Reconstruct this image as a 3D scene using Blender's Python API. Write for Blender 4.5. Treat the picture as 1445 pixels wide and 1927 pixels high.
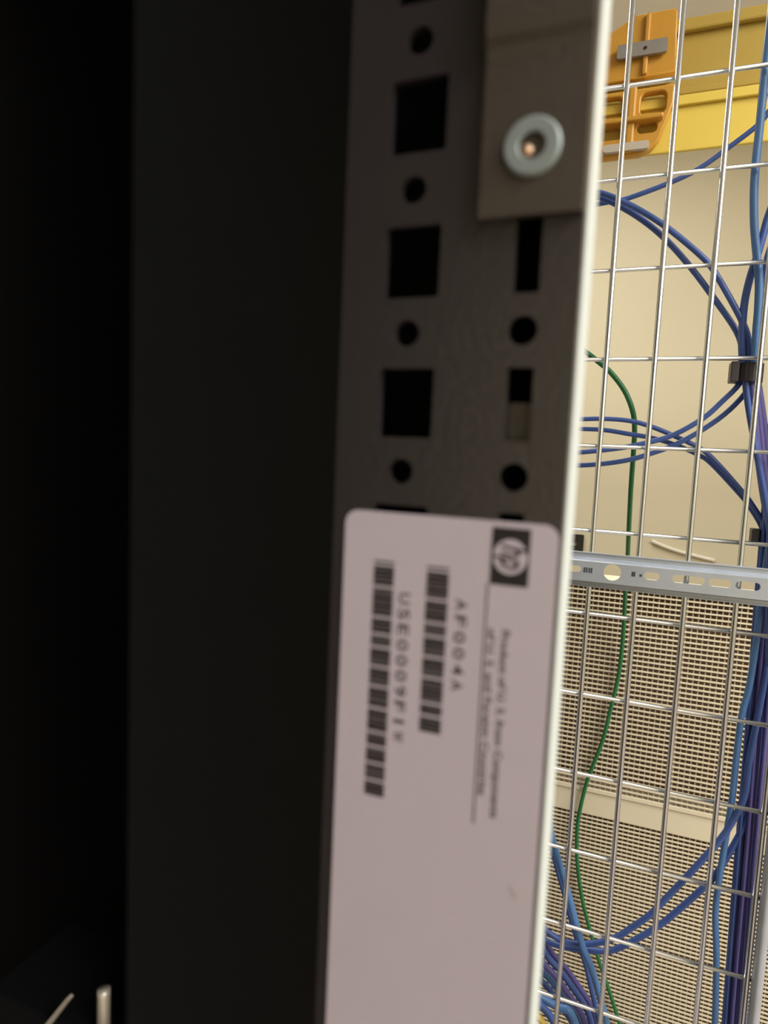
import bpy, bmesh, math, random
from mathutils import Vector, Matrix

random.seed(7)
for o in list(bpy.data.objects):
    bpy.data.objects.remove(o, do_unlink=True)
scene = bpy.context.scene
C = scene.collection

# ------------------------------------------------------------------ camera
CAM = Vector((0.0, 0.0, 1.45))
F_PX, W_PX, H_PX = 1200.0, 1445.0, 1927.0
YAW, PITCH, ROLL = -0.36666749, -0.09225041, 0.04484423
fwd = Vector((math.sin(YAW) * math.cos(PITCH), math.cos(YAW) * math.cos(PITCH), math.sin(PITCH)))
rt0 = Vector((math.cos(YAW), -math.sin(YAW), 0.0))
up0 = rt0.cross(fwd)
rgt = rt0 * math.cos(ROLL) + up0 * math.sin(ROLL)
upv = -rt0 * math.sin(ROLL) + up0 * math.cos(ROLL)
cd = bpy.data.cameras.new('camera')
cd.sensor_fit = 'AUTO'
cd.sensor_width = 36.0
cd.lens = F_PX / H_PX * 36.0
cd.clip_start = 0.005
cd.clip_end = 50
cd.dof.use_dof = True
cd.dof.focus_distance = 0.80
cd.dof.aperture_fstop = cd.lens / 1.6
cam = bpy.data.objects.new('camera', cd)
C.objects.link(cam)
cam.matrix_world = Matrix(((rgt.x, upv.x, -fwd.x, CAM.x), (rgt.y, upv.y, -fwd.y, CAM.y),
                           (rgt.z, upv.z, -fwd.z, CAM.z), (0, 0, 0, 1)))
scene.camera = cam

# ------------------------------------------------------------------ light
scene.view_settings.view_transform = 'Standard'
scene.view_settings.look = 'None'
scene.view_settings.gamma = 1.0
scene.view_settings.use_curve_mapping = False
scene.view_settings.exposure = 0.1
world = bpy.data.worlds.new('world')
scene.world = world
world.use_nodes = True
world.node_tree.nodes['Background'].inputs[0].default_value = (0.9, 0.85, 0.78, 1)
world.node_tree.nodes['Background'].inputs[1].default_value = 0.02


def area(name, loc, target, sx, sy, power, color):
    d = bpy.data.lights.new(name, 'AREA')
    d.shape = 'RECTANGLE'
    d.size, d.size_y = sx, sy
    d.energy = power
    d.color = color
    o = bpy.data.objects.new(name, d)
    C.objects.link(o)
    o.location = loc
    o.rotation_euler = (Vector(target) - Vector(loc)).to_track_quat('-Z', 'Y').to_euler()
    return o


WARM = (1.0, 0.95, 0.86)
area('aisle_fill_light', (1.55, -0.50, 2.66), (1.55, -0.50, 0), 1.2, 1.0, 56, WARM)  # main light added overhead for duct, cabinet and upright; no fitting modelled
area('far_fill_light', (-0.60, 1.65, 2.66), (-0.60, 1.65, 0), 1.2, 0.6, 20, WARM)  # added behind the duct to brighten the far wall clear of its shadow
area('wall_side_fill_light', (1.30, 0.40, 2.66), (1.30, 0.40, 0), 1.2, 0.6, 34, WARM)  # extra light put in over the wall side, without a fixture
area('room_fill_light', (1.3, -1.6, 2.66), (1.3, -1.6, 0), 1.2, 0.6, 10, (1.0, 0.93, 0.92))  # weak light added behind the lens to lift label and upright


def at(x, y, Y):
    """world point at distance-plane Y (metres behind the lens plane of the rack) for calibrated survey marks"""
    d = rgt * ((x - W_PX / 2) / F_PX) + upv * ((H_PX / 2 - y) / F_PX) + fwd
    return CAM + d * (Y / d.y)


# ------------------------------------------------------------------ materials
MATS = {}


def mat(name, col, rough=0.5, metal=0.0, var=0.06, scale=40.0, bump=0.0, spec=0.5, trans=0.0, sheen=0.0):
    if name in MATS:
        return MATS[name]
    m = bpy.data.materials.new(name)
    m.use_nodes = True
    nt = m.node_tree
    b = nt.nodes['Principled BSDF']
    b.inputs['Roughness'].default_value = rough
    b.inputs['Metallic'].default_value = metal
    b.inputs['Specular IOR Level'].default_value = spec
    if trans:
        b.inputs['Transmission Weight'].default_value = trans
    tc = nt.nodes.new('ShaderNodeTexCoord')
    nz = nt.nodes.new('ShaderNodeTexNoise')
    nz.inputs['Scale'].default_value = scale
    nz.inputs['Detail'].default_value = 4
    nt.links.new(tc.outputs['Object'], nz.inputs['Vector'])
    mp = nt.nodes.new('ShaderNodeMix')
    mp.data_type = 'RGBA'
    lo = [max(0, c * (1 - var)) for c in col]
    hi = [min(1, c * (1 + var)) for c in col]
    mp.inputs[6].default_value = (*lo, 1)
    mp.inputs[7].default_value = (*hi, 1)
    nt.links.new(nz.outputs['Fac'], mp.inputs[0])
    nt.links.new(mp.outputs[2], b.inputs['Base Color'])
    if bump:
        bp = nt.nodes.new('ShaderNodeBump')
        bp.inputs['Strength'].default_value = bump
        bp.inputs['Distance'].default_value = 0.0005
        n2 = nt.nodes.new('ShaderNodeTexNoise')
        n2.inputs['Scale'].default_value = scale * 12
        nt.links.new(tc.outputs['Object'], n2.inputs['Vector'])
        nt.links.new(n2.outputs['Fac'], bp.inputs['Height'])
        nt.links.new(bp.outputs['Normal'], b.inputs['Normal'])
    MATS[name] = m
    return m


WALL = mat('cream_wall_paint', (0.66, 0.61, 0.455), 0.7, var=0.05, scale=2.5, bump=0.1)
CEIL = mat('ceiling_paint', (0.84, 0.82, 0.80), 0.8, scale=3)
FLOOR = mat('tan_floor_tile', (0.40, 0.33, 0.29), 0.45, var=0.12, scale=6)
POST = mat('graphite_powder_coat', (0.029, 0.0255, 0.030), 0.33, var=0.10, scale=90, bump=0.2, spec=1.0)
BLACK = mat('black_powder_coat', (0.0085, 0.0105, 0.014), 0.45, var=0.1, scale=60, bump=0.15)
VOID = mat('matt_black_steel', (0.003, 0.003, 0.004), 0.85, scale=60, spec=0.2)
BRKT = mat('brown_grey_bracket_paint', (0.060, 0.050, 0.043), 0.40, var=0.1, scale=90, bump=0.2, spec=0.8)
SEAL = mat('pale_grey_edge_strip', (0.54, 0.60, 0.62), 0.5, var=0.04, scale=60)
DULL = mat('satin_steel', (0.78, 0.74, 0.66), 0.35, metal=0.4, var=0.15, scale=200)
ZINC = mat('zinc_plated_steel', (0.62, 0.66, 0.70), 0.32, metal=1.0, var=0.1, scale=120)
CHROME = mat('bright_galvanised_wire', (0.70, 0.75, 0.82), 0.26, metal=1.0, var=0.08, scale=60)
GALV = mat('galvanised_rail_steel', (0.50, 0.56, 0.66), 0.40, metal=0.5, var=0.12, scale=40)
SCREW = mat('zinc_screw_head', (0.30, 0.36, 0.38), 0.5, metal=0.2, var=0.1, scale=300)
GLINT = mat('copper_glint', (0.85, 0.60, 0.44), 0.3, metal=0.5, var=0.1, scale=400)  # highlight of the screw socket, put into a copper colour
PAPER = mat('label_paper', (0.61, 0.555, 0.67), 0.5, var=0.03, scale=50)
INK = mat('black_print', (0.018, 0.015, 0.017), 0.55, var=0.1, scale=200)
GREYINK = mat('grey_print', (0.05, 0.042, 0.046), 0.55, var=0.1, scale=200)
YEL = mat('yellow_duct_plastic', (0.74, 0.56, 0.095), 0.45, var=0.04, scale=8)
LID_YEL = mat('darker_yellow_lid', (0.42, 0.295, 0.055), 0.45, var=0.12, scale=10)  # lid yellow, set darker than the trough's
ORANGE = mat('orange_coupler_plastic', (0.55, 0.28, 0.035), 0.4, var=0.12, scale=20)
GREYST = mat('grey_strip_plastic', (0.50, 0.45, 0.38), 0.5, scale=20)
CREAM = mat('cream_cabinet_enamel', (0.76, 0.70, 0.54), 0.5, var=0.04, scale=10)
BAR_SHADE = mat('shaded_bar_cream', (0.42, 0.34, 0.24), 0.6, var=0.08, scale=10)  # darker copy of the cabinet cream: shade of the upright bars as colour
BROWN = mat('brown_backing', (0.17, 0.115, 0.075), 0.9, var=0.25, scale=80)  # mottled dark brown behind the grille holes
BLUE = mat('blue_cable_jacket', (0.055, 0.11, 0.36), 0.38, var=0.1, scale=40)
LBLUE = mat('sky_blue_cable_jacket', (0.08, 0.20, 0.46), 0.38, var=0.1, scale=40)
PURP = mat('violet_blue_cable_jacket', (0.095, 0.085, 0.28), 0.4, var=0.1, scale=40)
GREEN = mat('green_cable_jacket', (0.015, 0.15, 0.05), 0.4, var=0.1, scale=40)
YCAB = mat('yellow_cable_jacket', (0.75, 0.55, 0.12), 0.4, var=0.1, scale=40)
TIE = mat('black_tie_plastic', (0.035, 0.03, 0.036), 0.45, scale=60)
PLUG = mat('black_socket_plastic', (0.025, 0.025, 0.022), 0.4, scale=60)
WHITE = mat('white_plastic', (0.8, 0.77, 0.68), 0.4, scale=60)


# ------------------------------------------------------------------ builders
def tag(o, label=None, cat=None, group=None, kind=None):
    if label: o['label'] = label
    if cat: o['category'] = cat
    if group: o['group'] = group
    if kind: o['kind'] = kind
    return o


def origin(p):
    """world position of an object (no object here is rotated)"""
    v = Vector((0, 0, 0))
    while p is not None:
        v = v + p.location
        p = p.parent
    return v


def thing(name, loc):
    o = bpy.data.objects.new(name, None)
    o.empty_display_size = 0.02
    o.location = loc
    C.objects.link(o)
    return o


def link(name, me, material, parent=None, loc=None, smooth=False):
    """me is in world coordinates; stored relative to loc (own origin) under parent"""
    po = origin(parent)
    if loc is None:
        loc = po
    me.transform(Matrix.Translation(-Vector(loc)))
    me.materials.clear()
    me.materials.append(material)
    if smooth:
        for p in me.polygons: p.use_smooth = True
    o = bpy.data.objects.new(name, me)
    o.parent = parent
    o.location = Vector(loc) - po
    C.objects.link(o)
    return o


def from_bm(name, bm):
    bmesh.ops.recalc_face_normals(bm, faces=bm.faces)
    me = bpy.data.meshes.new(name)
    bm.to_mesh(me)
    bm.free()
    return me


def bbox(bm, x0, x1, y0, y1, z0, z1, bev=0.0):
    vs = [bm.verts.new((x, y, z)) for x in (x0, x1) for y in (y0, y1) for z in (z0, z1)]
    fs = [(0, 1, 3, 2), (4, 6, 7, 5), (0, 4, 5, 1), (2, 3, 7, 6), (0, 2, 6, 4), (1, 5, 7, 3)]
    nf = [bm.faces.new([vs[i] for i in f]) for f in fs]
    if bev:
        es = list({e for f in nf for e in f.edges})
        bmesh.ops.bevel(bm, geom=es, offset=bev, segments=2, affect='EDGES', profile=0.5)


def box(name, x0, x1, y0, y1, z0, z1, material, parent=None, bev=0.0, loc=None):
    bm = bmesh.new()
    bbox(bm, x0, x1, y0, y1, z0, z1, bev)
    return link(name, from_bm(name, bm), material, parent, loc)


def rounded(x0, x1, z0, z1, r, n=6):
    pts = []
    for cx, cz, a0 in ((x1 - r, z1 - r, 0), (x0 + r, z1 - r, 90), (x0 + r, z0 + r, 180), (x1 - r, z0 + r, 270)):
        for k in range(n + 1):
            a = math.radians(a0 + 90 * k / n)
            pts.append((cx + r * math.cos(a), cz + r * math.sin(a)))
    return pts


def circle(cx, cz, r, n=28, rz=None):
    rz = rz or r
    return [(cx + r * math.cos(2 * math.pi * k / n), cz + rz * math.sin(2 * math.pi * k / n)) for k in range(n)]


def plate_mesh(name, outline, holes, y0, y1, bev=0.0):
    """sheet in the X-Z plane between depths y0 and y1, with real through holes"""
    cu = bpy.data.curves.new(name, 'CURVE')
    cu.dimensions = '2D'
    cu.fill_mode = 'BOTH'
    cu.extrude = abs(y1 - y0) / 2 - bev
    cu.bevel_depth = bev
    cu.bevel_resolution = 1
    cu.offset = -bev
    for pts in [outline] + list(holes):
        s = cu.splines.new('POLY')
        s.points.add(len(pts) - 1)
        for k, (u, v) in enumerate(pts): s.points[k].co = (u, v, 0, 1)
        s.use_cyclic_u = True
    ob = bpy.data.objects.new(name, cu)
    me = bpy.data.meshes.new_from_object(ob)
    bpy.data.objects.remove(ob)
    bpy.data.curves.remove(cu)
    ym = (y0 + y1) / 2
    me.transform(Matrix(((1, 0, 0, 0), (0, 0, -1, ym), (0, 1, 0, 0), (0, 0, 0, 1))))
    return me


def plate(name, outline, holes, y0, y1, material, parent=None, bev=0.0, loc=None):
    return link(name, plate_mesh(name, outline, holes, y0, y1, bev), material, parent, loc)


def smooth_path(pts, sub=8):
    P = [Vector(p) for p in pts]
    if len(P) < 3:
        return P
    P = [P[0] * 2 - P[1]] + P + [P[-1] * 2 - P[-2]]
    out = []
    for i in range(1, len(P) - 2):
        a, b, c, d = P[i - 1:i + 3]
        for k in range(sub):
            t = k / sub
            out.append(0.5 * ((2 * b) + (c - a) * t + (2 * a - 5 * b + 4 * c - d) * t * t + (3 * b - a - 3 * c + d) * t ** 3))
    out.append(P[-2])
    return out


def tube_mesh(name, path, r, seg=10):
    bm = bmesh.new()
    rings = []
    n = len(path)
    t0 = (path[1] - path[0]).normalized()
    ref = Vector((0, 1, 0)) if abs(t0.y) < 0.9 else Vector((1, 0, 0))
    u = t0.cross(ref).normalized()
    for i, p in enumerate(path):
        t = (path[min(i + 1, n - 1)] - path[max(i - 1, 0)]).normalized()
        u = (u - t * u.dot(t)).normalized()
        v = t.cross(u)
        rings.append([bm.verts.new(p + (u * math.cos(2 * math.pi * k / seg) + v * math.sin(2 * math.pi * k / seg)) * r)
                      for k in range(seg)])
    for a, b in zip(rings, rings[1:]):
        for k in range(seg):
            bm.faces.new((a[k], a[(k + 1) % seg], b[(k + 1) % seg], b[k]))
    bm.faces.new(rings[0])
    bm.faces.new(rings[-1])
    return from_bm(name, bm)


def tube(name, pts, r, material, parent=None, seg=10, sub=8, loc=None):
    return link(name, tube_mesh(name, smooth_path(pts, sub), r, seg), material, parent, loc, smooth=True)


def text_mesh(name, body, size, shear=0.0, space=1.0, bold=0.012):
    cu = bpy.data.curves.new(name, 'FONT')
    cu.body = body
    cu.size = size
    cu.shear = shear
    cu.space_character = space
    cu.resolution_u = 3
    cu.offset = bold
    ob = bpy.data.objects.new(name, cu)
    me = bpy.data.meshes.new_from_object(ob)
    bpy.data.objects.remove(ob)
    bpy.data.curves.remove(cu)
    return me


def bounds(me):
    xs = [v.co.x for v in me.vertices]; ys = [v.co.y for v in me.vertices]
    return min(xs), max(xs), min(ys), max(ys)


def text_down(me, x_base, x_top, z_start, z_end, y, cap=None):
    """fit print reading downwards: cap height runs from x_base to x_top, start to end runs down z"""
    a, b, c, d = bounds(me)
    if cap is not None: c, d = cap
    su = (z_start - z_end) / (b - a)
    sv = (x_top - x_base) / (d - c)
    for v in me.vertices:
        u, w = v.co.x - a, v.co.y - c
        v.co = (x_base + w * sv, y, z_start - u * su)
    return me


def join(meshes, name):
    bm = bmesh.new()
    for me in meshes:
        bm.from_mesh(me)
        bpy.data.meshes.remove(me)
    me = bpy.data.meshes.new(name)
    bm.to_mesh(me)
    bm.free()
    return me


Z0 = CAM.z
mm = 0.001

# ------------------------------------------------------------------ the room
WALL_Y = 2.60
X0, X1, YB, ZC = -2.0, 2.6, -2.6, 2.70
tag(box('floor', X0, X1, YB, WALL_Y, -0.10, 0.0, FLOOR), 'tan floor of the equipment room', kind='structure')
tag(box('ceiling', X0, X1, YB, WALL_Y, ZC, ZC + 0.1, CEIL), 'pale ceiling of the equipment room', kind='structure')
tag(box('wall_back', X0, X1, WALL_Y, WALL_Y + 0.1, 0, ZC, WALL), 'cream painted wall behind the wire cable tray', kind='structure')
tag(box('wall_left', X0 - 0.1, X0, YB, WALL_Y, 0, ZC, WALL), 'cream painted side wall out of view on the left', kind='structure')
tag(box('wall_right', X1, X1 + 0.1, YB, WALL_Y, 0, ZC, WALL), 'cream painted side wall out of view on the right', kind='structure')
tag(box('wall_front', X0, X1, YB - 0.1, YB, 0, ZC, WALL), 'cream painted wall behind the camera', kind='structure')

# ------------------------------------------------------------------ server rack
rack = thing('server_rack', (-0.30, 0.12, 0.0))
tag(rack, 'dark grey server rack frame with punched upright filling the left and centre', 'server rack')
PF = 0.1112                                   # front face of the upright
PX0, PX1 = -0.0530, -0.0102
ZB, ZT = 0.02, 1.86
holes = []
HZ0 = Z0 + 0.03426
for k in range(-9, 6):
    zc = HZ0 + 0.025 * k
    holes.append(rounded(-0.0446, -0.0343, zc - 0.00625, zc + 0.00625, 0.0004, 2))
    holes.append(circle(-0.0398, zc - 0.0125, 0.00235))
    holes.append(rounded(-0.0211, -0.0167, zc - 0.0063, zc + 0.0063, 0.0003, 2))
    holes.append(circle(-0.0190, zc - 0.0125, 0.0025))
post = plate('upright', [(PX0, ZB), (PX1, ZB), (PX1, ZT), (PX0, ZT)], holes, PF, PF + 0.0018, POST, rack)
post['label'] = 'punched graphite steel upright'
box('flange', PX1 - 0.0018, PX1, PF + 0.0018, PF + 0.0045, ZB, ZT, POST, post)
box('edge_strip', PX1 - 0.0020, PX1 + 0.0002, PF + 0.0045, PF + 0.0215, ZB, ZT, SEAL, post, bev=0.0004)['label'] = 'pale grey edge strip'
box('flange', PX0, PX0 + 0.0018, PF + 0.0018, PF + 0.035, ZB, ZT, POST, post)
box('backing_sheet', PX0 + 0.0018, PX1 - 0.0022, PF + 0.020, PF + 0.0215, ZB, ZT, VOID, post)
box('slot_tab', -0.0235, -0.0150, PF + 0.0035, PF + 0.005, Z0 + 0.0005, Z0 + 0.0098, BRKT, post)
# cavity left of the upright
IY = 0.150
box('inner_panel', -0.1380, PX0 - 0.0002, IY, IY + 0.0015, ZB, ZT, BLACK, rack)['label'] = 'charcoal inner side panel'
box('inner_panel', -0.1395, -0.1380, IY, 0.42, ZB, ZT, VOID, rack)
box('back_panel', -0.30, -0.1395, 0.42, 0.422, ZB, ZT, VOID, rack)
box('side_panel', -0.302, -0.30, -1.0, 0.422, ZB, ZT, VOID, rack)  # set close and run forward so the upright's left part mirrors black
box('shade_roof', -0.302, PX1, -1.0, 0.422, ZT, ZT + 0.02, VOID, rack)  # unseen roof, set low to keep the top of the upright dark
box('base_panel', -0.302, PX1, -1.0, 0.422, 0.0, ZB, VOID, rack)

# bracket bolted on the upright, its upper arm bent away
BX0, BX1 = -0.0274, -0.0104
BF = PF - 0.0020
bm = bmesh.new()
# the arm kinks forward of the upright again above the frame, so keep it clear by a joggle to the front
prof = [(BF, Z0 + 0.0400), (BF, Z0 + 0.0650), (BF - 0.0004, Z0 + 0.0668), (BF - 0.0012, Z0 + 0.0680), (BF - 0.0016, Z0 + 0.0700), (BF - 0.0016, Z0 + 0.125)]
front = [[bm.verts.new((x, y, z)) for (y, z) in prof] for x in (BX0, BX1)]
back = [[bm.verts.new((x, y + 0.0019, z)) for (y, z) in prof] for x in (BX0, BX1)]
for i in range(len(prof) - 1):
    bm.faces.new((front[0][i], front[1][i], front[1][i + 1], front[0][i + 1]))
    bm.faces.new((back[0][i], back[0][i + 1], back[1][i + 1], back[1][i]))
    for s in (0, 1):
        bm.faces.new((front[s][i], front[s][i + 1], back[s][i + 1], back[s][i]))
for i in (0, -1):
    bm.faces.new((front[0][i], back[0][i], back[1][i], front[1][i]))
me = from_bm('bracket', bm)
brk = link('bracket', me, BRKT, rack)
brk['label'] = 'brown grey bracket'
scx, scz = -0.0190, Z0 + 0.0505
# countersunk screw: flat ring round a small dished socket


def lathe_y(name, prof, cx, cz, n=36):
    bm = bmesh.new()
    rg = [[bm.verts.new((cx + r * math.cos(2 * math.pi * k / n), y, cz + r * math.sin(2 * math.pi * k / n))) for k in range(n)] for r, y in prof]
    for a, b in zip(rg, rg[1:]):
        for k in range(n):
            bm.faces.new((a[k], a[(k + 1) % n], b[(k + 1) % n], b[k]))
    return from_bm(name, bm)


scr = link('screw_head', lathe_y('screw_head', ((0.0047, BF), (0.0047, BF - 0.0006), (0.0043, BF - 0.0009), (0.0024, BF - 0.0009), (0.0021, BF - 0.0006), (0.0021, BF)), scx, scz), SCREW, brk)
scr['label'] = 'zinc ring of the screw'
me = lathe_y('screw_socket', [(0.0021 * math.cos(a), BF - 0.0006 + 0.0019 * math.sin(a)) for a in [math.radians(d) for d in (0, 15, 30, 45, 60, 75, 89)]], scx, scz)
sck = link('screw_socket', me, INK, brk, smooth=True)  # dark reflection of the metal dish, put into a black colour
sck['label'] = 'dark socket of the screw'
pin = lathe_y('socket_glint', ((0.0011, BF + 0.0008), (0.0010, BF - 0.0004), (0.0006, BF - 0.0007), (0.00005, BF - 0.0008)), scx - 0.0008, scz - 0.0005, 16)  # raised bit added in place of the highlight in the dish
link('socket_glint', pin, GLINT, brk, smooth=True)['label'] = 'copper coloured glint shaped as a pin in the socket'

# latch low in the dark corner of the rack
lt = box('latch', -0.205, -0.135, 0.150, 0.190, Z0 - 0.24, Z0 - 0.2005, VOID, rack, bev=0.002)
pm = tube_mesh('latch_pin', [Vector((-0.1502, 0.152, Z0 - 0.2005)), Vector((-0.1502, 0.152, Z0 - 0.1830)), Vector((-0.1502, 0.152, Z0 - 0.1812))], 0.0021, 14)
link('latch_pin', pm, DULL, lt, smooth=True)['label'] = 'shiny steel pin'
bm = bmesh.new()
q = [(-0.1735, Z0 - 0.2006), (-0.1716, Z0 - 0.2006), (-0.1624, Z0 - 0.1872), (-0.1634, Z0 - 0.1868)]
fv = [bm.verts.new((x, 0.149, z)) for x, z in q]
bv = [bm.verts.new((x, 0.151, z)) for x, z in q]
bm.faces.new(fv); bm.faces.new(bv[::-1])
for k in range(4): bm.faces.new((fv[k], fv[(k + 1) % 4], bv[(k + 1) % 4], bv[k]))
link('latch_lever', from_bm('latch_lever', bm), DULL, lt)['label'] = 'slanted steel lever'

# ------------------------------------------------------------------ printed label
LX0, LX1 = -0.0504, -0.0106
LT, LB = Z0 - 0.0110, Z0 - 0.175
LY = PF - 0.00025
lab = thing('rack_label', ((LX0 + LX1) / 2, PF, LB))
tag(lab, 'white printed label with two barcodes and round logo stuck on the dark upright', 'label')
plate('paper', rounded(LX0, LX1, LB, LT, 0.0026), [], LY, PF - 0.00002, PAPER, lab)
IY0, IY1 = LY - 0.00006, LY - 0.00001
PY = LY - 0.00005


def quad_down(rects, y):
    bm = bmesh.new()
    for x0, x1, za, zb in rects:
        bm.faces.new([bm.verts.new(c) for c in ((x0, y, zb), (x1, y, zb), (x1, y, za), (x0, y, za))])
    return bm


logo = plate('logo_block', rounded(-0.0220, -0.0153, Z0 - 0.0222, Z0 - 0.0120, 0.0001, 1), [], IY0, IY1, INK, lab)
logo['label'] = 'black block of the logo'
lcx, lcz = -0.01865, Z0 - 0.0171
disc = plate('logo_disc', circle(lcx, lcz, 0.0030, 32, 0.0031), [], LY - 0.00010, LY - 0.00006, PAPER, logo)
disc['label'] = 'white disc of the logo'
hm = text_mesh('logo_letters', 'hp', 1.0, shear=0.28)
a, b, c, d = bounds(hm)
hm = text_down(hm, lcx - 0.0033, lcx + 0.0033, lcz + 0.0022, lcz - 0.0022, LY - 0.00014)
link('logo_letters', hm, INK, logo)['label'] = 'slanted letters of the logo'

C39 = {'0': 'nnnwwnwnn', '1': 'wnnwnnnnw', '4': 'nnnwwnnnw', '9': 'nnwwnnwnn', 'A': 'wnnnnwnnw', 'E': 'wnnnwwnnn', 'F': 'nnwnwwnnn',
       'S': 'nnwnnnwwn', 'U': 'wwnnnnnnw', 'W': 'wwwnnnnnn', '*': 'nwnnwnwnn'}


def barcode(name, code, x0, x1, za, zb):
    unit = 0
    seq = []
    for ch in '*' + code + '*':
        for i, e in enumerate(C39[ch]):
            wv = 2.6 if e == 'w' else 1.0
            seq.append((unit, unit + wv, i % 2 == 0))
            unit += wv
        unit += 1.0
    unit -= 1.0
    k = (za - zb) / unit
    rects = [(x0, x1, za - a * k + 0.00008, za - b * k - 0.00008) for a, b, ink in seq if ink]
    me = bpy.data.meshes.new(name)
    bm = quad_down(rects, PY)
    bm.to_mesh(me)
    bm.free()
    return link(name, me, INK, lab)


barcode('barcode', 'USE0009F1W', -0.0441, -0.0400, Z0 - 0.0203, Z0 - 0.0664)['label'] = 'long barcode'
barcode('barcode', 'AF004A', -0.0336, -0.0294, Z0 - 0.0203, Z0 - 0.0515)['label'] = 'short barcode'


def spaced(name, body, pitch, wch, x_base, x_top, z_start):
    ms = []
    ref = text_mesh('cap', 'H', 1.0)
    _, _, c0, c1 = bounds(ref)
    bpy.data.meshes.remove(ref)
    for i, ch in enumerate(body):
        m = text_mesh(ch, ch, 1.0)
        zc = z_start - pitch * (i + 0.5)
        wd = wch * (0.35 if ch == '1' else 1.0)
        ms.append(text_down(m, x_base, x_top, zc + wd / 2, zc - wd / 2, PY, (c0, c1)))
    return link(name, join(ms, name), GREYINK, lab)


spaced('serial_text', 'USE0009F1W', 0.00297, 0.0021, -0.0388, -0.0366, Z0 - 0.0254)
spaced('part_text', 'AF004A', 0.0030, 0.0021, -0.0279, -0.0258, Z0 - 0.0252)
CAPH = (0.0, 0.7)
for body, xb, xt, za, zb in (('Product of U. S. from Components', -0.0193, -0.0179, 0.0302, 0.0651), ('of U. S. and Foreign Countries', -0.0217, -0.0204, 0.0302, 0.0613)):
    m = text_mesh('origin_text', body, 1.0, bold=0.02)
    ref = text_mesh('cap', 'H', 1.0)
    _, _, c0, c1 = bounds(ref)
    bpy.data.meshes.remove(ref)
    link('origin_text', text_down(m, xb, xt, Z0 - za, Z0 - zb, PY, (c0, c1)), GREYINK, lab)
bm = quad_down([(-0.02245, -0.02215, Z0 - 0.0222, Z0 - 0.0670)], PY)
me = bpy.data.meshes.new('rule_line'); bm.to_mesh(me); bm.free()
link('rule_line', me, GREYINK, lab)
bm = quad_down([], PY)
vs = [bm.verts.new((x, PY, Z0 + z)) for x, z in ((-0.0150, -0.0770), (-0.0137, -0.0790), (-0.0139, -0.0793), (-0.0152, -0.0772))]
bm.faces.new(vs)
me = bpy.data.meshes.new('scuff_mark'); bm.to_mesh(me); bm.free()
link('scuff_mark', me, mat('scuff_grey', (0.40, 0.34, 0.33), 0.6), lab)

# ------------------------------------------------------------------ wire mesh cable tray
TY = 0.7878
XA, DX = -0.03711, 0.05176
tray = thing('wire_cable_tray', (0.04, TY, 0.0))
tag(tray, 'bright galvanised wire mesh cable tray standing upright in front of the cream wall', 'cable tray')
VR, HR = 0.0030, 0.0024
zlo, zhi = 0.02, 2.62
vmesh = tube_mesh('vertical_wire', [Vector((0, 0, zlo)), Vector((0, 0, (zlo + zhi) / 2)), Vector((0, 0, zhi))], VR, 14)
hx0, hx1 = XA - 11 * DX - 0.01, XA + 4 * DX + 0.013
hmesh = tube_mesh('cross_wire', [Vector((hx0, 0, 0)), Vector(((hx0 + hx1) / 2, 0, 0)), Vector((hx1, 0, 0))], HR, 12)
for me, m in ((vmesh, CHROME), (hmesh, CHROME)):
    me.materials.append(m)
    for p in me.polygons: p.use_smooth = True
to = origin(tray)
for k in range(-11, 4):
    o = bpy.data.objects.new('vertical_wire', vmesh)
    o.parent = tray
    o.location = Vector((XA + k * DX, TY, 0)) - to
    C.objects.link(o)
for j in range(-9, 15):
    z = Z0 + 0.3192 - 0.1 * j
    if not zlo + 0.02 < z < zhi - 0.02: continue
    o = bpy.data.objects.new('cross_wire', hmesh)
    o.parent = tray
    o.location = Vector((0, TY + VR + HR - 0.0008, z)) - to
    C.objects.link(o)
# heavier rim of the tray and its turned-back side
EX = XA + 4 * DX + 0.006
tube('rim_rod', [(EX, TY, zlo), (EX, TY, 1.2), (EX, TY, zhi)], 0.0062, GALV, tray, 16)['label'] = 'thicker rim rod'
tube('rim_rod', [(EX - 0.0098, TY + 0.004, zlo), (EX - 0.0098, TY + 0.004, 1.2), (EX - 0.0098, TY + 0.004, zhi)], 0.0034, CHROME, tray, 14)

# ------------------------------------------------------------------ slotted top-hat rail in front of the tray
RX0, RX1 = -0.64, 0.62
rail = thing('slotted_rail', (0.1, TY - VR, Z0 - 0.15))
tag(rail, 'horizontal galvanised slotted mounting rail crossing the wire tray', 'mounting rail')
RY = 0.7735
zt, z1, z2, zb = Z0 - 0.1055, Z0 - 0.1150, Z0 - 0.1385, Z0 - 0.1465
sl = []


def slot(cx, w, h, cz=Z0 - 0.1250):
    sl.append(rounded(cx - w / 2, cx + w / 2, cz - h / 2, cz + h / 2, h / 2 - 0.0001, 5))


slot(-0.0535, 0.0135, 0.0072)
sl.append(circle(-0.0122, Z0 - 0.1253, 0.0096, 30))
slot(0.0300, 0.0165, 0.0088)
slot(0.0675, 0.0330, 0.0088)
slot(0.0990, 0.0230, 0.0088)
slot(0.1255, 0.0240, 0.0088)
for cx in (0.170, 0.205, 0.240, 0.30, 0.36, 0.42, 0.48, 0.54, -0.095, -0.14, -0.19, -0.24, -0.29, -0.34, -0.39, -0.44, -0.49, -0.54, -0.59):
    slot(cx, 0.020, 0.0088)
web = plate('web', [(RX0, z2), (RX1, z2), (RX1, z1), (RX0, z1)], sl, RY, RY + 0.0015, GALV, rail)
bm = bmesh.new()
TF = TY - VR - 0.0003                        # outer flanges lie on the upright wires


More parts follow.
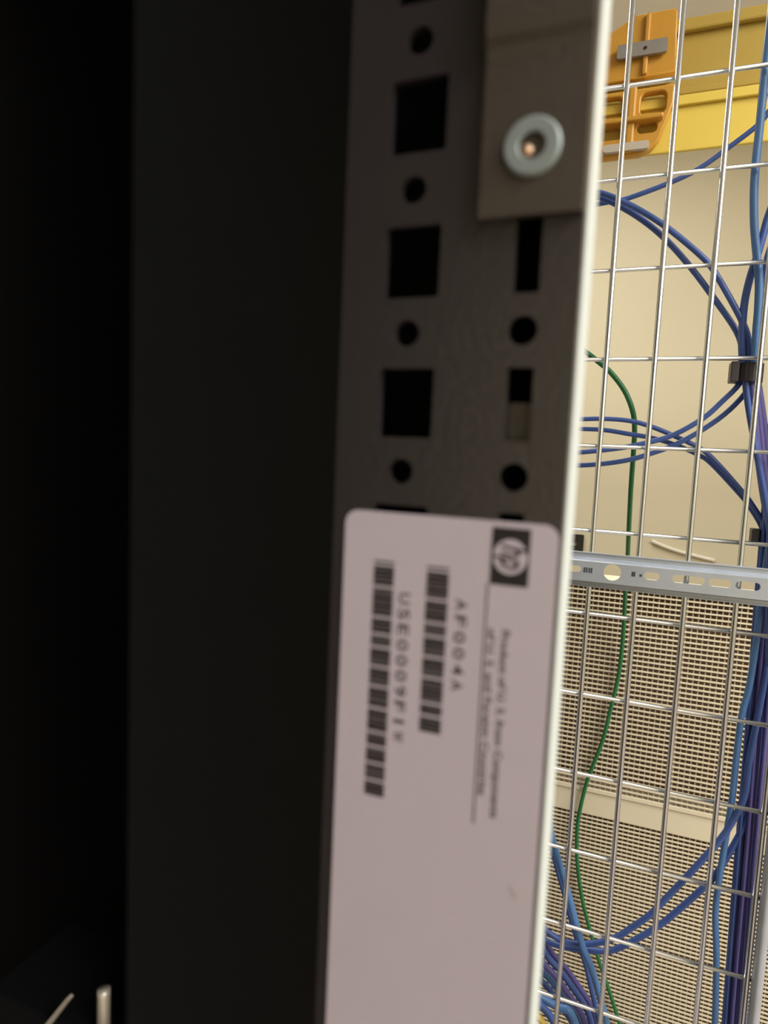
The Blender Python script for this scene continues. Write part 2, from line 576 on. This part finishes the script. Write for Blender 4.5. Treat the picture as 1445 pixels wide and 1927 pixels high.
def strip(bm, pr):
    for x0, x1 in ((RX0, RX1),):
        a = [bm.verts.new((x0, y, z)) for y, z in pr]
        b = [bm.verts.new((x1, y, z)) for y, z in pr]
        n = len(pr)
        for k in range(n): bm.faces.new((a[k], a[(k + 1) % n], b[(k + 1) % n], b[k]))
        bm.faces.new(a); bm.faces.new(b[::-1])


strip(bm, [(RY, z1), (RY + 0.0015, z1), (TF, z1 + 0.0042), (TF, zt), (TF - 0.0030, zt), (TF - 0.0030, zt - 0.0012), (TF - 0.0015, zt - 0.0012), (TF - 0.0015, z1 + 0.0035)])
link('upper_flange', from_bm('upper_flange', bm), GALV, rail)
bm = bmesh.new()
strip(bm, [(RY + 0.0015, z2), (RY, z2), (TF - 0.0015, z2 - 0.0028), (TF - 0.0015, zb + 0.0012), (TF - 0.0030, zb + 0.0012), (TF - 0.0030, zb), (TF, zb), (TF, z2 - 0.0035)])
link('lower_flange', from_bm('lower_flange', bm), GALV, rail)
# punched marks between the slots
DARK = mat('dark_stamp', (0.05, 0.06, 0.08), 0.6)
for cx in (-0.0430, -0.0405, -0.0375, -0.0350):
    box('stamp_mark', cx - 0.0009, cx + 0.0009, RY - 0.0002, RY, Z0 - 0.1285, Z0 - 0.1225, DARK, web)
box('stamp_mark', 0.0085, 0.0125, RY - 0.0002, RY, Z0 - 0.1275, Z0 - 0.1220, DARK, web)
box('stamp_mark', 0.0170, 0.0196, RY - 0.0002, RY, Z0 - 0.1268, Z0 - 0.1240, DARK, web)

# ------------------------------------------------------------------ louvred cabinet against the wall
cab = thing('grille_cabinet', (0.2, 1.16, 0.0))
tag(cab, 'cream cabinet with fine square grilles and a plain cream crossbar', 'cabinet')
CX0, CX1 = -0.75, 0.95
CT = Z0 - 0.205
box('back_board', CX0, CX1, 1.186, 1.196, 0.0, CT, BROWN, cab)
box('top_cap', CX0, CX1, 1.126, 1.196, CT, CT + 0.006, CREAM, cab)
box('side_board', CX0 - 0.015, CX0, 1.126, 1.196, 0.0, CT + 0.006, CREAM, cab)
box('side_board', CX1, CX1 + 0.015, 1.126, 1.196, 0.0, CT + 0.006, CREAM, cab)
ZB1, ZB0 = Z0 - 0.566, Z0 - 0.614
box('crossbar', CX0, CX1, 1.129, 1.186, ZB0, ZB1, CREAM, cab, bev=0.002)
box('crossbar_lip', CX0, CX1, 1.126, 1.130, ZB1 - 0.004, ZB1 + 0.002, CREAM, cab)
GY = 1.130


def grille(z0, z1, px, pz, bw, bh):
    bm = bmesh.new()
    n = int((CX1 - CX0) / px)
    for i in range(n + 1):
        x = CX0 + i * px
        bbox(bm, x - bw / 2, x + bw / 2, GY + 0.0022, GY + 0.004, z0, z1)
    tag(link('grille_upright_bars', from_bm('grille_upright_bars', bm), BAR_SHADE, cab), 'thin upright bars of the grille, shade in their tan colour', kind='stuff')
    bm = bmesh.new()
    n = int((z1 - z0) / pz)
    for i in range(n + 1):
        z = z0 + i * pz
        bbox(bm, CX0, CX1, GY, GY + 0.002, z - bh / 2, z + bh / 2)
    return tag(link('grille', from_bm('grille', bm), CREAM, cab), 'fine square grille', kind='stuff')


grille(Z0 - 0.566, CT, 0.0086, 0.0085, 0.0020, 0.0026)
grille(0.12, Z0 - 0.614, 0.0086, 0.0074, 0.0018, 0.0025)

# ------------------------------------------------------------------ yellow fibre duct near the top
duct = thing('fibre_duct', (0.3, 1.13, Z0 + 0.45))
tag(duct, 'yellow plastic fibre duct with an orange joint running along the wall', 'cable duct')
DX0, DX1 = -0.7, 1.6
box('lid', DX0, DX1, 1.072, 1.130, Z0 + 0.530, Z0 + 0.640, LID_YEL, duct, bev=0.004)['label'] = 'darker yellow upper lid'
box('lid_rib', DX0, DX1, 1.062, 1.072, Z0 + 0.626, Z0 + 0.644, LID_YEL, duct, bev=0.003)
box('lid_rib', DX0, DX1, 1.066, 1.072, Z0 + 0.540, Z0 + 0.550, LID_YEL, duct, bev=0.002)
box('trough', DX0, DX1, 1.060, 1.066, Z0 + 0.458, Z0 + 0.534, YEL, duct, bev=0.002)['label'] = 'bright yellow trough side'
box('trough_lip', DX0, DX1, 1.054, 1.060, Z0 + 0.520, Z0 + 0.534, YEL, duct, bev=0.0015)
for hx in (-0.5, 0.45, 1.3):
    tube('hanger_rod', [(hx, 1.10, Z0 + 0.638), (hx, 1.10, 2.4), (hx, 1.10, ZC)], 0.004, GALV, duct)
jn = plate('joint', [(-0.20, Z0 + 0.560), (-0.20, Z0 + 0.625), (-0.085, Z0 + 0.630), (-0.045, Z0 + 0.653), (0.008, Z0 + 0.653), (0.012, Z0 + 0.648), (0.016, Z0 + 0.566)], [], 1.050, 1.110, ORANGE, duct, bev=0.002)
jn['label'] = 'orange joint of the duct'
plate('joint_cup', [(-0.20, Z0 + 0.452), (-0.024, Z0 + 0.452), (-0.010, Z0 + 0.458), (0.000, Z0 + 0.470), (0.010, Z0 + 0.500), (0.016, Z0 + 0.520), (0.016, Z0 + 0.545), (-0.20, Z0 + 0.545)],
      [rounded(-0.090, -0.052, Z0 + 0.505, Z0 + 0.538, 0.010), rounded(-0.028, 0.006, Z0 + 0.507, Z0 + 0.538, 0.008),
       rounded(-0.090, -0.052, Z0 + 0.478, Z0 + 0.496, 0.006), rounded(-0.030, -0.004, Z0 + 0.482, Z0 + 0.497, 0.006)], 1.042, 1.056, ORANGE, jn, bev=0.002)
box('joint_rib', -0.046, -0.034, 1.036, 1.046, Z0 + 0.455, Z0 + 0.548, ORANGE, jn, bev=0.003)
box('joint_rib', -0.030, -0.023, 1.044, 1.052, Z0 + 0.566, Z0 + 0.650, ORANGE, jn, bev=0.002)
box('joint_ledge', -0.085, 0.004, 1.030, 1.046, Z0 + 0.496, Z0 + 0.503, ORANGE, jn, bev=0.002)
lt2 = plate('latch_plate', rounded(-0.066, 0.002, Z0 + 0.590, Z0 + 0.609, 0.003), [circle(-0.028, Z0 + 0.599, 0.003, 14)], 1.040, 1.046, mat('dull_grey_metal', (0.30, 0.29, 0.28), 0.45, metal=0.5, scale=60), jn)
lt2['label'] = 'grey metal latch plate'
plate('clip_plate', rounded(-0.075, -0.012, Z0 + 0.457, Z0 + 0.468, 0.004), [], 1.034, 1.042, GREYST, jn)['label'] = 'grey clip at the bottom of the joint'

# small black outlet plate and a thin white stick on the wall
sock = thing('wall_socket', at(1080, 1035, WALL_Y))
tag(sock, 'small black slotted outlet plate on the cream wall beside the dark upright', 'socket')
pc = at(1082, 1021, WALL_Y - 0.01)
k = 2.17
plate('face_plate', rounded(pc.x - 0.030 * k, pc.x + 0.0145 * k, pc.z - 0.0185 * k, pc.z + 0.0150 * k, 0.002 * k), [rounded(pc.x - 0.020 * k, pc.x + 0.004 * k, pc.z - 0.0060 * k, pc.z + 0.0012 * k, 0.0034 * k)], WALL_Y - 0.012, WALL_Y - 0.001, PLUG, sock)
stick = tube('stick', [at(1226, 1018, WALL_Y - 0.012), at(1247, 1027, WALL_Y - 0.010), at(1272, 1036, WALL_Y - 0.009), at(1305, 1045, WALL_Y - 0.008), at(1345, 1055, WALL_Y - 0.008)], 0.007, WHITE, None, 8, loc=at(1247, 1030, WALL_Y - 0.01))  # slanting white stroke, built as a thin tube
tag(stick, 'thin white strap lying on the cream wall just above the slotted rail', 'stick')


# ------------------------------------------------------------------ cables
def cable(name, pts, Y, r, m, label, group=None, ends=(None, None)):
    if not isinstance(Y, (list, tuple)):
        Y = [Y] * len(pts)
    P = [at(x, y, d) for (x, y), d in zip(pts, Y)]
    if ends[0]:                                   # run on straight, out of the picture
        e = Vector(ends[0]) * (RUN if ends[0][0] < -0.05 else 1.0)
        n = max(1, round(e.length / 0.035))
        P = [P[0] + e * (k / n) for k in range(n, 0, -1)] + P
    if ends[1]:
        e = Vector(ends[1]) * (RUN if ends[1][0] < -0.05 or P[-1].x < 0.1 else 1.0)
        n = max(1, round(e.length / 0.035))
        P = P + [P[-1] + e * (k / n) for k in range(1, n + 1)]
    o = tube(name, P, r, m, None, 10, 4, loc=P[0])
    return tag(o, label, 'cable', group)


D1, D2, D3 = 0.803, 0.812, 0.822
LEFT = (-0.20, 0.0, -0.004)
RUN = 2.4
cable('network_cable', [(1117, 385), (1152, 379), (1179, 374), (1255, 346), (1314, 318), (1373, 276), (1426, 235), (1450, 205)], 0.832, 0.0030, BLUE,
      'blue cable rising to the right just below the yellow duct', ends=(LEFT, (0.08, 0.0, 0.10)))
cable('network_cable', [(1117, 361), (1165, 376), (1215, 402), (1264, 435), (1326, 488), (1352, 524), (1393, 598), (1408, 640), (1408, 700)], D2, 0.0034, BLUE,
      'upper of two blue cables curving down right to the upper cable tie', ends=(LEFT, None))
cable('network_cable', [(1117, 370), (1160, 385), (1210, 415), (1255, 453), (1302, 506), (1346, 565), (1385, 622), (1397, 660), (1400, 700)], D3, 0.0034, BLUE,
      'lower of two blue cables curving down right to the upper cable tie', ends=(LEFT, None))
cable('network_cable', [(1441, 118), (1433, 200), (1428, 252), (1423, 298), (1419, 355), (1419, 420), (1423, 472), (1428, 524), (1427, 576), (1423, 628), (1420, 700)], D1, 0.0042, LBLUE,
      'thick blue cable hanging straight down beside the yellow duct at the right edge', ends=((0.006, 0.0, 0.35), None))
cable('network_cable', [(1448, 400), (1436, 441), (1425, 480), (1410, 527), (1400, 576), (1396, 641), (1398, 700)], D2, 0.0040, BLUE,
      'blue cable crossing behind the thick one and bending down to the tie', ends=((0.05, 0.0, 0.16), None))
cable('network_cable', [(1450, 470), (1441, 511), (1432, 563), (1428, 630), (1414, 705)], D3, 0.0042, BLUE,
      'short blue cable entering from the right edge just above the upper tie', ends=((0.05, 0.0, 0.14), None))
cable('network_cable', [(1400, 690), (1392, 721), (1358, 756), (1323, 787), (1270, 817), (1226, 831), (1167, 843), (1079, 852)], D2, 0.0030, BLUE,
      'upper of two blue cables sweeping left from below the upper tie', ends=(None, LEFT))
cable('network_cable', [(1410, 695), (1408, 730), (1373, 771), (1326, 806), (1270, 837), (1226, 853), (1185, 865), (1132, 873), (1076, 876)], D3, 0.0030, BLUE,
      'lower of two blue cables sweeping left from below the upper tie', ends=(None, LEFT))
cable('network_cable', [(1082, 789), (1135, 788), (1185, 792), (1226, 803), (1270, 821), (1314, 842), (1343, 865), (1393, 921), (1414, 948), (1440, 992), (1446, 1030)], 0.83, 0.0028, BLUE,
      'topmost of four blue cables leaving the upright, dropping to the lower tie', ends=(LEFT, (0.01, 0, -0.2)))
cable('network_cable', [(1082, 807), (1135, 809), (1185, 817), (1226, 824), (1270, 837), (1314, 856), (1338, 872), (1385, 922), (1408, 950), (1434, 994), (1440, 1030)], 0.838, 0.0028, BLUE,
      'second of four blue cables leaving the upright, dropping to the lower tie', ends=(LEFT, (0.01, 0, -0.2)))
cable('network_cable', [(1402, 700), (1404, 735), (1412, 790), (1425, 860), (1440, 940), (1448, 1000)], D1, 0.0034, BLUE,
      'blue cable running down from the upper tie into the thick bundle', ends=(None, (0.012, 0, -0.15)))
# right-hand bundle of upright cables
for i in range(13):
    a = 2.39996 * i
    rr = 0.0037 * math.sqrt(i + 0.5)
    by = 0.827 + rr * math.sin(a)
    P = []
    for z in (1.95, 1.75, 1.60, 1.48, 1.38, 1.28, 1.15, 1.0, 0.85, 0.7, 0.5, 0.2, 0.03):
        bx = 0.1560 + (1.29 - z) * 0.020 + rr * math.cos(a)
        P.append((bx + random.uniform(-0.0008, 0.0008), by, z))
    tag(tube('bundled_cable', P, 0.0025, PURP if i % 3 else BLUE, None, 8, 4, loc=P[-1]),
        'violet blue cable in the thick upright bundle along the tray rim', 'cable', 'cables in the thick upright bundle')
for i, (dx, lab_) in enumerate(((0, 'leftmost'), (8, 'middle'), (16, 'rightmost'))):
    cable('network_cable', [(1412 + dx * 0.6, 695), (1416 + dx * 0.8, 740), (1421 + dx, 800), (1428 + dx, 870), (1438 + dx, 940), (1450 + dx, 1000)], 0.806 + 0.007 * i, 0.0038, PURP,
          lab_ + ' of three violet cables fanning down right below the upper tie', ends=(None, (0.02, 0, -0.10)))
# strands leaving the bundle
cable('network_cable', [(1432, 1130), (1424, 1200), (1410, 1290), (1395, 1350), (1385, 1430), (1378, 1500), (1370, 1550), (1362, 1600), (1353, 1655), (1346, 1720), (1348, 1800), (1345, 1927)], 0.815, 0.0036, LBLUE,
      'sky blue cable running beside the bundle down past the cream crossbar', ends=((0.005, 0, 0.15), (0, 0, -0.2)))
cable('network_cable', [(1408, 1440), (1400, 1500), (1372, 1556), (1345, 1592), (1326, 1613), (1289, 1653), (1244, 1700), (1222, 1722), (1188, 1746), (1155, 1766), (1110, 1776), (1066, 1773), (1035, 1757), (1012, 1738)], D2, 0.0038, BLUE,
      'upper of two blue cables slanting down left across the lower grille', ends=((0.01, 0.006, 0.12), (-0.12, 0.0, 0.03)))
cable('network_cable', [(1414, 1480), (1405, 1540), (1375, 1600), (1345, 1648), (1313, 1680), (1278, 1711), (1244, 1739), (1200, 1766), (1150, 1789), (1110, 1788), (1066, 1783), (1030, 1772), (1005, 1757)], D3, 0.0038, BLUE,
      'lower of two blue cables slanting down left across the lower grille', ends=((0.01, 0.006, 0.12), (-0.12, 0.0, 0.03)))
# left-hand cables by the upright
cable('network_cable', [(1026, 1480), (1031, 1513), (1034, 1555), (1042, 1589), (1055, 1633), (1071, 1688), (1084, 1739), (1097, 1783), (1111, 1817), (1124, 1859), (1142, 1927)], D1, 0.0044, LBLUE,
      'blue cable slanting down right from behind the upright over the lower grille', ends=((-0.055, 0, 0.16), (0.03, 0, -0.12)))
cable('network_cable', [(1024, 1500), (1027, 1540), (1036, 1589), (1049, 1636), (1064, 1690), (1076, 1735), (1088, 1775), (1102, 1815)], 0.8305, 0.0034, BLUE,
      'darker blue cable tucked behind the slanting blue cable', ends=((-0.055, 0, 0.16), (0.03, 0, -0.10)))
TANGLE = ['violet cable amid the', 'dark blue cable high in the', 'sky blue cable lower left in the', 'violet cable on top of the', 'dark blue cable lowest in the', 'sky blue cable low in the']
offs = [(0, 0), (9, -10), (-9, 8), (18, -16), (-14, 22), (6, 20)]
for i, (ox, oy) in enumerate(offs):
    pts = [(985 + ox, 1745 + oy), (1005 + ox, 1780 + oy), (1022 + ox, 1812 + oy), (1046 + ox, 1838 + oy), (1066 + ox, 1866 + oy), (1088 + ox, 1898 + oy), (1102 + ox, 1930 + oy)]
    cable('network_cable', pts, 0.8395 + 0.009 * i, 0.0042, (PURP, BLUE, LBLUE)[i % 3],
          TANGLE[i] + ' loose tangle at bottom beside the upright', 'loose tangle of blue cables', ends=((-0.17, 0, 0.14), (0.02, 0, -0.12)))
cable('network_cable', [(985, 1868), (1010, 1885), (1035, 1912), (1050, 1945)], 0.806, 0.0048, BLUE,
      'blue cable under the tangle at the very bottom of the picture', ends=((-0.08, 0, 0.03), (0.02, 0, -0.12)))
cable('network_cable', [(1050, 1895), (1068, 1900), (1078, 1915), (1090, 1950)], 0.8185, 0.0050, LBLUE,
      'bright blue cable bending down at the bottom beneath the tangle', ends=((-0.08, 0, 0.02), (0.01, 0, -0.12)))
cable('patch_cable', [(985, 1900), (1003, 1906), (1020, 1922), (1026, 1950)], 0.802, 0.0042, YCAB,
      'yellow cable curling at the bottom edge beside the upright', ends=((-0.18, 0, 0.0), (0.005, 0, -0.1)))
cable('earth_cable', [(1080, 648), (1092, 655), (1125, 680), (1150, 702), (1175, 735), (1190, 772), (1194, 805), (1192, 850), (1187, 920), (1183, 1000), (1181, 1045), (1177, 1110), (1172, 1200), (1164, 1270), (1150, 1330), (1135, 1390), (1116, 1440),
                      (1104, 1472), (1092, 1520), (1086, 1560), (1086, 1620), (1095, 1690), (1110, 1750), (1126, 1805), (1148, 1870), (1166, 1927)],
      [0.90, 0.90, 0.90, 0.90, 0.90, 0.90, 0.91, 0.93, 0.96, 1.00, 1.04, 1.08, 1.11, 1.12, 1.12, 1.12, 1.12, 1.12, 1.12, 1.12, 1.12, 1.12, 1.12, 1.12, 1.12, 1.12], 0.0034, GREEN,
      'green cable hanging behind the wire tray from the upright to the floor', ends=((-0.12, 0, 0.05), (0.05, 0, -0.2)))


# ------------------------------------------------------------------ cable ties
def tie(x, y, Y, rx, ry, h, label):
    c = at(x, y, Y)
    bm = bmesh.new()
    N = 24
    rows = []
    for (k, z) in ((0.0, -h / 2), (0.001, -h / 2), (0.001, h / 2), (0.0, h / 2)):
        rows.append([bm.verts.new((c.x + (rx + k) * math.cos(2 * math.pi * q / N), c.y + (ry + k) * math.sin(2 * math.pi * q / N), c.z + z)) for q in range(N)])
    for a, b in zip(rows, rows[1:] + rows[:1]):
        for q in range(N): bm.faces.new((a[q], a[(q + 1) % N], b[(q + 1) % N], b[q]))
    t = thing('cable_tie', c)
    tag(t, label, 'cable tie', 'black cable ties on the blue cables')
    link('band', from_bm('band', bm), TIE, t)
    bm = bmesh.new()
    bbox(bm, c.x - rx - 0.004, c.x - rx + 0.004, c.y - ry - 0.003, c.y + 0.003, c.z - h / 2 - 0.001, c.z + h / 2 + 0.001, 0.001)
    link('tie_head', from_bm('tie_head', bm), TIE, t)
    return t


tie(1406, 703, D2, 0.0145, 0.016, 0.020, 'black cable tie where the blue cables meet near the right edge')
tie(1440, 1010, 0.834, 0.0120, 0.012, 0.016, 'dark cable tie just above the slotted rail at the right edge')
